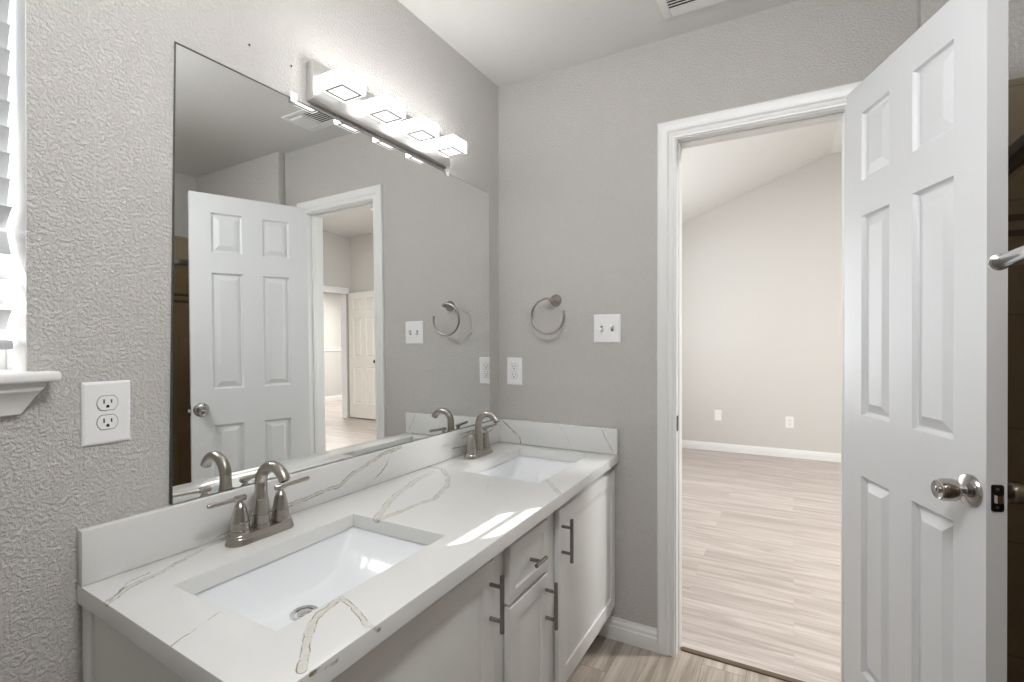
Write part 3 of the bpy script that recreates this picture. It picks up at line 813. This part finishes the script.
for i in range(4): b.faces.new((lo[i], lo[(i + 1) % 4], hi[(i + 1) % 4], hi[i]))
mb.merge(b); mb.box(-0.0982, -0.0955, -0.004, -0.0004, MZ0, MZ1 - 0.03); mb.build('edge_strip', M['mirror_edge'], mir, smooth=0)
for x in (-1.118, -0.412):
    mb = MB(); mb.box(x - 0.011, x + 0.011, -0.010, -0.0072, MZ1 - 0.012, MZ1 + 0.016, 0.001); mb.box(x - 0.011, x + 0.011, -0.0072, -0.001, MZ1 + 0.002, MZ1 + 0.016, 0.001)
    cl = mb.build('clip', M['plastic'], mir)
    mb = MB(); mb.lathe([(0.0, 0), (0.003, 0), (0.0025, 0.0012), (0.0, 0.0015)], at((x, -0.010, MZ1 + 0.008), (0, -1, 0)), 12); mb.build('screw', M['nickel'], cl)

# ------------------------------------------------------------------ vanity light
vl = empty('vanity_light', (-0.746, 0, 1.98), 'four-block lit vanity light bar on a silver backplate above the mirror', 'wall light')
mb = MB(); mb.box(-1.072, -0.422, -0.030, -0.001, 1.929, 2.040, 0.003); mb.build('backplate', M['plate_metal'], vl)
for x0 in (-1.047, -0.8725, -0.698, -0.5235):
    x1 = x0 + 0.090
    mb = MB(); mb.box(x0, x1, -0.118, -0.0302, 1.963, 2.007, 0.003)
    s = mb.build('lamp_block', [M['led'], M['lens']], vl)
    for pg in s.data.polygons:
        if pg.normal.z < -0.9: pg.material_index = 1
    mb = MB(); w = 0.0048; a0, a1, c0, c1 = x0 + 0.008, x1 - 0.008, -0.110, -0.040
    zz = 1.9615
    for X0, X1, Y0, Y1 in ((a0, a1, c0, c0 + w), (a0, a1, c1 - w, c1), (a0, a0 + w, c0 + w, c1 - w), (a1 - w, a1, c0 + w, c1 - w)): mb.box(X0, X1, Y0, Y1, zz, zz + 0.0025)
    mb.build('trim_square', M['led_trim'], s, smooth=0)

# two old screw anchors left in the wall above the mirror
for x, z, lb in ((-1.2432, 1.999, 'small dark screw hole in the wall above the mirror, farther from the light bar'), (-1.1204, 2.004, 'small dark screw hole in the wall close to the light bar end')):
    root = empty('wall_anchor', (x, 0, z), lb, 'wall anchor')
    mb = MB(); mb.lathe([(0.0, 0), (0.0055, 0), (0.005, 0.0012), (0.0, 0.0012)], at((x, -0.0005, z), (0, -1, 0)), 14); mb.build('collar', M['wall'], root)
    mb = MB(); mb.lathe([(0.0, 0), (0.0032, 0), (0.003, 0.0006), (0.0, 0.0006)], at((x, -0.0016, z), (0, -1, 0)), 12); mb.build('hole', M['dark'], root)

# ------------------------------------------------------------------ outlets, switch
def oval(w, h, n=10):            # receptacle outline: round sides, flat top and bottom
    pts = []; R = w / 2
    a0 = math.asin(min(1, h / 2 / R))
    for k in range(n + 1): a = -a0 + 2 * a0 * k / n; pts.append((R * math.cos(a), R * math.sin(a)))
    for k in range(n + 1): a = PI - a0 + 2 * a0 * k / n; pts.append((R * math.cos(a), R * math.sin(a)))
    return pts
# local frame: x right, y up, z out of the wall
def wall_frame(loc, out):
    out = Vector(out); up = Vector((0, 0, 1)); right = up.cross(out)
    return Matrix.Translation(loc) @ Matrix((right, up, out)).transposed().to_4x4()
def plate_mesh(mb, W, H, mtx, t=0.0055):
    b = bmesh.new(); rr = []
    for ins, z in ((0, 0.0004), (0, 0.0022), (0.0015, 0.004), (0.005, t)):
        rr.append([b.verts.new((sx * (W / 2 - ins), sy * (H / 2 - ins), z)) for sx, sy in ((-1, -1), (1, -1), (1, 1), (-1, 1))])
    for a, c in zip(rr[:-1], rr[1:]):
        for k in range(4): b.faces.new((a[k], a[(k + 1) % 4], c[(k + 1) % 4], c[k]))
    b.faces.new(rr[0][::-1]); b.faces.new(rr[-1]); mb.merge(b, mtx)
def outlet(loc, out, W, H, label, deep=True, grp='white duplex outlets'):
    mtx = wall_frame(loc, out)
    root = empty('wall_outlet', loc, label, 'outlet', grp)
    mb = MB(); plate_mesh(mb, W, H, mtx); pl = mb.build('cover_plate', M['plastic'], root, smooth=20)
    mb = MB(); mb.lathe([(0, 0.005), (0.0032, 0.005), (0.0026, 0.0064), (0, 0.0066)], mtx, 12); mb.build('screw', M['vent'], pl)
    for s in (-1, 1):
        cy = s * 0.0193
        mm = mtx @ Matrix.Translation((0, cy, 0))
        mb = MB(); mb.prism(oval(0.0345, 0.028), 0.004, 0.0072, mm, 0.0006); r = mb.build('receptacle', M['plastic'], root, smooth=30)
        mb = MB(); mb.prism(oval(0.0370, 0.0305), 0.004, 0.0058, mm); mb.build('rim_gap', M['aluminium'], r, smooth=0)
        mb = MB(); mb.box(-0.0075, -0.0052, -0.0012, 0.0078, 0.006, 0.0075, mtx=mm); mb.box(0.0052, 0.0075, -0.0005, 0.0070, 0.006, 0.0075, mtx=mm)
        mb.prism([(0.0026 * math.cos(PI * k / 8), -0.0062 + 0.0026 * math.sin(PI * k / 8)) for k in range(9)] + [(-0.0026, -0.0095), (0.0026, -0.0095)], 0.006, 0.0075, mm)
        mb.build('slot', M['dark'], r, smooth=0)
    return root
outlet((-1.5495, 0, 1.0995), (0, -1, 0), 0.083, 0.1255, 'white duplex outlet on the textured wall between window sill and mirror')
outlet((0, -0.0885, 1.101), (-1, 0, 0), 0.079, 0.127, 'white duplex outlet in the corner just above the side splash')
root = empty('light_switch', (0, -0.5335, 1.2935), 'white two-toggle light switch plate beside the bathroom doorway', 'light switch')
mtx = wall_frame((0, -0.5335, 1.2935), (-1, 0, 0))
mb = MB(); plate_mesh(mb, 0.1175, 0.119, mtx); pl = mb.build('cover_plate', M['plastic'], root, smooth=20)
for sx, up in ((-1, -1), (1, 1)):
    x = sx * 0.023
    mb = MB(); mb.box(x - 0.0052, x + 0.0052, -0.012, 0.012, 0.0045, 0.0062, mtx=mtx); mb.build('toggle_slot', M['aluminium'], pl, smooth=0)
    mb = MB(); mb.box(-0.0042, 0.0042, -0.0045, 0.0045, 0, 0.019, 0.0012, mtx=mtx @ Matrix.Translation((x, 0, 0.004)) @ Matrix.Rotation(-up * 0.5, 4, 'X')); mb.build('toggle', M['plastic'], root)
    for sy in (-1, 1):
        mb = MB(); mb.lathe([(0, 0.005), (0.003, 0.005), (0.0025, 0.0062), (0, 0.0064)], mtx @ Matrix.Translation((x, sy * 0.030, 0)), 12); mb.build('screw', M['vent'], pl)

# ------------------------------------------------------------------ towel ring
tr = empty('towel_ring', (0, -0.298, 1.42), 'open brushed nickel towel ring on the far wall beside the mirror', 'towel ring')
mb = MB(); mb.lathe([(0, 0), (0.0265, 0), (0.0265, 0.004), (0.024, 0.008), (0.022, 0.010), (0.018, 0.018), (0.013, 0.024), (0.0105, 0.032), (0.0095, 0.040), (0, 0.040)], at((-0.0006, -0.298, 1.42), (-1, 0, 0)))
mb.build('rosette', M['nickel'], tr, smooth=30)
mb = MB(); mb.tube([(-0.038, -0.298, 1.42), (-0.062, -0.298, 1.42)], 0.0075, 16); mb.lathe([(0, 0), (0.0095, 0.001), (0.0095, 0.010), (0.0065, 0.014), (0, 0.014)], at((-0.052, -0.298, 1.42), (-1, 0, 0)), 20)
mb.build('post', M['nickel'], tr)
mb = MB(); cy, cz_, r = -0.2835, 1.3505, 0.0775
pts = [(-0.058, cy + r * math.cos(a), cz_ + r * math.sin(a)) for a in [math.radians(100 - 295 * k / 60) for k in range(61)]]
mb.tube(pts, 0.0055, 14); mb.build('ring', M['nickel'], tr)

# ------------------------------------------------------------------ ceiling vent
cv = empty('ceiling_vent', (-0.235, -0.96, CEIL), 'white louvered air vent in the ceiling near the doorway', 'air vent')
vx0, vx1, vy0, vy1 = -0.335, -0.135, -1.135, -0.795
zv = CEIL - 0.001
mb = MB()
for X0, X1, Y0, Y1 in ((vx0, vx1, vy0, vy0 + 0.03), (vx0, vx1, vy1 - 0.03, vy1), (vx0, vx0 + 0.03, vy0 + 0.03, vy1 - 0.03), (vx1 - 0.045, vx1, vy0 + 0.03, vy1 - 0.03)): mb.box(X0, X1, Y0, Y1, zv - 0.006, zv, 0.002)
mb.box(vx0 + 0.03, vx1 - 0.045, vy1 - 0.221, vy1 - 0.209, zv - 0.005, zv)
mb.build('frame', M['vent'], cv)
mb = MB(); mb.box(vx0 + 0.028, vx1 - 0.028, vy0 + 0.028, vy1 - 0.028, zv - 0.0008, zv + 0.0003); mb.build('duct_opening', M['duct'], cv, smooth=0)
mb = MB()
ys = vy1 - 0.215
for (ya, yc_), sg in (((vy0 + 0.03, ys - 0.006), 1), ((ys + 0.006, vy1 - 0.03), -1)):
    for k in range(8):
        x = vx0 + 0.036 + (vx1 - vx0 - 0.087) * k / 7
        mb.box(-0.0085, 0.0085, ya, yc_, -0.0006, 0.0006, mtx=Matrix.Translation((x, 0, zv - 0.006)) @ Matrix.Rotation(-0.40 if sg < 0 else 0.95, 4, 'Y'))
mb.build('louvers', M['vent'], cv, smooth=0)

# ------------------------------------------------------------------ the open bathroom door
A = Vector((0.0032, -1.3666, 0)); U = Vector((-0.93320, -0.35937, 0)); Nn = Vector((-0.35937, 0.93320, 0))
leafm = Matrix((U, Nn, Vector((0, 0, 1)))).transposed().to_4x4(); leafm = Matrix.Translation(A) @ leafm
# U x Nn must equal +Z for a proper frame; mirrored frames only flip winding, which merge() repairs
ZB, ZT = 0.012, 2.068
door = empty('door_1', A + Vector((0, 0, ZB)), 'white six-panel bathroom door standing open beside the doorway', 'door', kind='structure')
DPROF = [(0.005, 0.009), (0.010, 0.012), (0.013, 0.012), (0.040, 0.0015)]
mb = MB()
COLS = [(0.105, 0.252), (0.354, 0.507)]
ROWS = [(0.185, 0.812), (1.006, 1.640), (1.752, 1.968)]
panel_slab(mb, 0.6065, ZT - ZB, 0.041, COLS, [(a - ZB, c - ZB) for a, c in ROWS], DPROF, leafm @ Matrix.Translation((0, 0, ZB)))
mb.build('leaf', M['door'], door, smooth=20)
def door_knob(name, s, z, y0, sgn, parent, mtx, mtl):
    mm = mtx @ Matrix.Translation((s, y0, z)) @ rot_to((0, sgn, 0))
    mb = MB()
    mb.lathe([(0, 0), (0.0375, 0), (0.0375, 0.003), (0.035, 0.007), (0.024, 0.012), (0.0135, 0.014), (0.0115, 0.018), (0.0115, 0.024), (0.015, 0.026), (0.0235, 0.032), (0.0255, 0.037), (0.0255, 0.056), (0.0225, 0.067), (0.0205, 0.069), (0.018, 0.068), (0, 0.067)], mm, 36)
    k = mb.build(name, mtl, parent, smooth=28)
    mb = MB(); mb.lathe([(0, 0.066), (0.0075, 0.066), (0.0075, 0.0695), (0.006, 0.0705), (0, 0.0705)], mm, 18); mb.build('lock_button', M['chrome'], k)
    mb = MB(); mb.box(-0.0012, 0.0012, -0.004, 0.004, 0.0702, 0.0709, mtx=mm); mb.build('key_slot', M['dark'], k, smooth=0)
    return k
door_knob('knob', 0.561, 0.901, 0.0, 1, door, leafm, M['knob_metal'])
door_knob('knob', 0.561, 0.901, -0.041, -1, door, leafm, M['knob_metal'])
mb = MB(); mb.prism([(x, y) for x, y in [(0.0125 * sx - sx * 0.004 * (1 - math.cos(a)), 0.0295 * sy - sy * 0.004 * (1 - math.sin(a))) for sx, sy, aa in ((1, 1, (0, 45, 90)), (-1, 1, (90, 45, 0)), (-1, -1, (0, 45, 90)), (1, -1, (90, 45, 0))) for a in [math.radians(q_) for q_ in aa]]], 0.6062, 0.6078, leafm @ Matrix.Translation((0, -0.0215, 0.8985)) @ Matrix(((0, 0, 1, 0), (1, 0, 0, 0), (0, 1, 0, 0), (0, 0, 0, 1)))); lp = mb.build('latch_plate', M['bronze'], door)
mb = MB(); mb.prism([(-0.0105, 0), (-0.008, 0.005), (-0.002, 0.010), (0.006, 0.012), (0.009, 0.012), (0.0095, 0)], -0.0085, 0.0085, leafm @ Matrix.Translation((0.6076, -0.0215, 0.8985)) @ Matrix(((0, 1, 0, 0), (1, 0, 0, 0), (0, 0, 1, 0), (0, 0, 0, 1)))); mb.build('latch_bolt', M['chrome'], lp, smooth=30)
for z in (0.8785, 0.9185):
    mb = MB(); mb.lathe([(0, 0), (0.0035, 0), (0.003, 0.001), (0, 0.0012)], leafm @ Matrix.Translation((0.6076, -0.0215, z)) @ rot_to((1, 0, 0)), 12); mb.build('screw', M['aluminium'], lp)

# ------------------------------------------------------------------ shower enclosure
SYP = -1.69
sh = empty('shower_enclosure', (-0.8, SYP, 0), 'framed sliding glass shower enclosure in front of brown tile behind the open door', 'shower enclosure')
mb = MB(); mb.box(-1.60, -0.06, SYP - 0.05, SYP + 0.03, 0, 0.11, 0.012); mb.build('curb', M['porcelain'], sh)
mb = MB(); mb.box(-1.58, -0.062, SYP - 0.025, SYP + 0.025, 1.682, 1.712, 0.004); mb.build('header_rail', M['aluminium'], sh)
mb = MB(); mb.box(-1.58, -0.062, SYP - 0.025, SYP + 0.025, 0.111, 0.135, 0.003); mb.build('bottom_track', M['aluminium'], sh)
for x0, x1 in ((-0.088, -0.0625), (-1.58, -1.555)):
    mb = MB(); mb.box(x0, x1, SYP - 0.02, SYP + 0.02, 0.135, 1.6818, 0.003); mb.build('wall_jamb', M['aluminium'], sh)
mb = MB(); mb.box(-0.86, -0.09, SYP - 0.016, SYP - 0.010, 0.136, 1.681); mb.build('glass_panel', M['shower_glass'], sh, smooth=0)
mb = MB(); mb.box(-1.55, -0.70, SYP + 0.008, SYP + 0.014, 0.136, 1.681); gp = mb.build('glass_panel', M['shower_glass'], sh, smooth=0)
mb = MB(); yb_ = -1.563
mb.tube([(-0.712, yb_, 1.397), (-0.716, yb_, 1.397), (-1.45, yb_, 1.397), (-1.454, yb_, 1.397)], [0.0105, 0.0125, 0.0125, 0.0105], 20)
for x in (-0.708, -1.442): mb.tube([(x, yb_, 1.397), (x - 0.002, yb_, 1.397), (x - 0.014, yb_, 1.397), (x - 0.016, yb_, 1.397)], [0.013, 0.0162, 0.0162, 0.013], 20)
for x in (-0.728, -1.438): mb.tube([(x, yb_, 1.397), (x, SYP + 0.0145, 1.397)], 0.009, 14); mb.lathe([(0, 0), (0.017, 0), (0.015, 0.006), (0, 0.006)], at((x, SYP + 0.0145, 1.397), (0, 1, 0)), 18)
mb.build('towel_bar', M['chrome'], gp)

# ------------------------------------------------------------------ bedroom things
oy = lambda y: (FX(y), y)
WN = Vector((-1, -0.0405, 0)).normalized()
outlet((FX(-1.19), -1.19, 0.375), WN, 0.075, 0.118, 'white duplex outlet low on the bedroom far wall, nearer the open door', grp='white duplex outlets')
root = empty('blank_wall_plate', (FX(-0.49), -0.49, 0.40), 'plain white wall plate low on the bedroom far wall', 'wall plate')
mm = wall_frame((FX(-0.49), -0.49, 0.40), WN)
mb = MB(); plate_mesh(mb, 0.072, 0.120, mm); pl = mb.build('cover_plate', M['plastic'], root, smooth=20)
for sy in (-1, 1):
    mb = MB(); mb.lathe([(0, 0.005), (0.0032, 0.005), (0, 0.0066)], mm @ Matrix.Translation((0, sy * 0.042, 0)), 12); mb.build('screw', M['vent'], pl)
# smoke detector seen in the mirror
sx_, sy_ = 3.1, -3.86
root = empty('smoke_detector', (sx_, sy_, ZF), 'round white smoke detector on the bedroom ceiling, seen in the mirror', 'smoke detector')
mb = MB(); mb.lathe([(0, 0), (0.082, 0), (0.082, -0.012), (0.072, -0.014), (0.070, -0.036), (0.050, -0.048), (0, -0.050)], at((sx_, sy_, ZF - 0.0005))); mb.build('body', M['plastic'], root)
mb = MB(); mb.lathe([(0, 0), (0.012, 0), (0.010, -0.003), (0, -0.003)], at((sx_ + 0.03, sy_, ZF - 0.0490)), 14); mb.build('test_button', M['dark'], root)
# bedroom entry door, folded back against the far wall
HA = Vector((4.085, -5.50, 0)); HB = Vector((4.03, -4.73, 0))
u2 = (HB - HA).normalized(); n2 = Vector((-u2.y, u2.x, 0))
if n2.x > 0: n2 = -n2
m2 = Matrix.Translation(HA) @ Matrix((u2, n2, Vector((0, 0, 1)))).transposed().to_4x4()
d2 = empty('door_2', HA + Vector((0, 0, 0.02)), 'off-white six-panel bedroom door folded open, seen in the mirror', 'door', kind='structure')
Wd, Hd = 0.765, 2.13
mb = MB(); panel_slab(mb, Wd, Hd, 0.035, [(0.115, 0.330), (0.435, 0.650)], [(0.24, 0.86), (1.03, 1.70), (1.80, 2.02)], DPROF, m2 @ Matrix.Translation((0, 0, 0.02))); mb.build('leaf', M['bedroom_door'], d2, smooth=20)
mm = m2 @ Matrix.Translation((Wd - 0.065, 0.0, 0.98)) @ rot_to((0, 1, 0))
mb = MB(); mb.lathe([(0, 0), (0.033, 0), (0.030, 0.006), (0.012, 0.012), (0.011, 0.024), (0.026, 0.034), (0.029, 0.046), (0.024, 0.058), (0.0, 0.062)], mm, 24); mb.build('knob', M['black_knob'], d2)
root = struct(empty('trim_bedroom_entry', (3.7, RY, 0)))
mb = MB()
mb.box(ox0 - 0.07, ox0, RY - 0.001, RY + 0.018, 0.003, oz + 0.002, 0.003); mb.box(ox0 - 0.10, ox1 + 0.02, RY - 0.001, RY + 0.05, oz, oz + 0.10, 0.006)
mb.build('casing', M['trim'], root)
mb = MB(); mb.box(ox0, ox0 + 0.012, RY - 0.12, RY, 0.003, oz); mb.box(ox1 - 0.012, ox1, RY - 0.12, RY, 0.003, oz); mb.build('jamb', M['trim'], root, smooth=0)
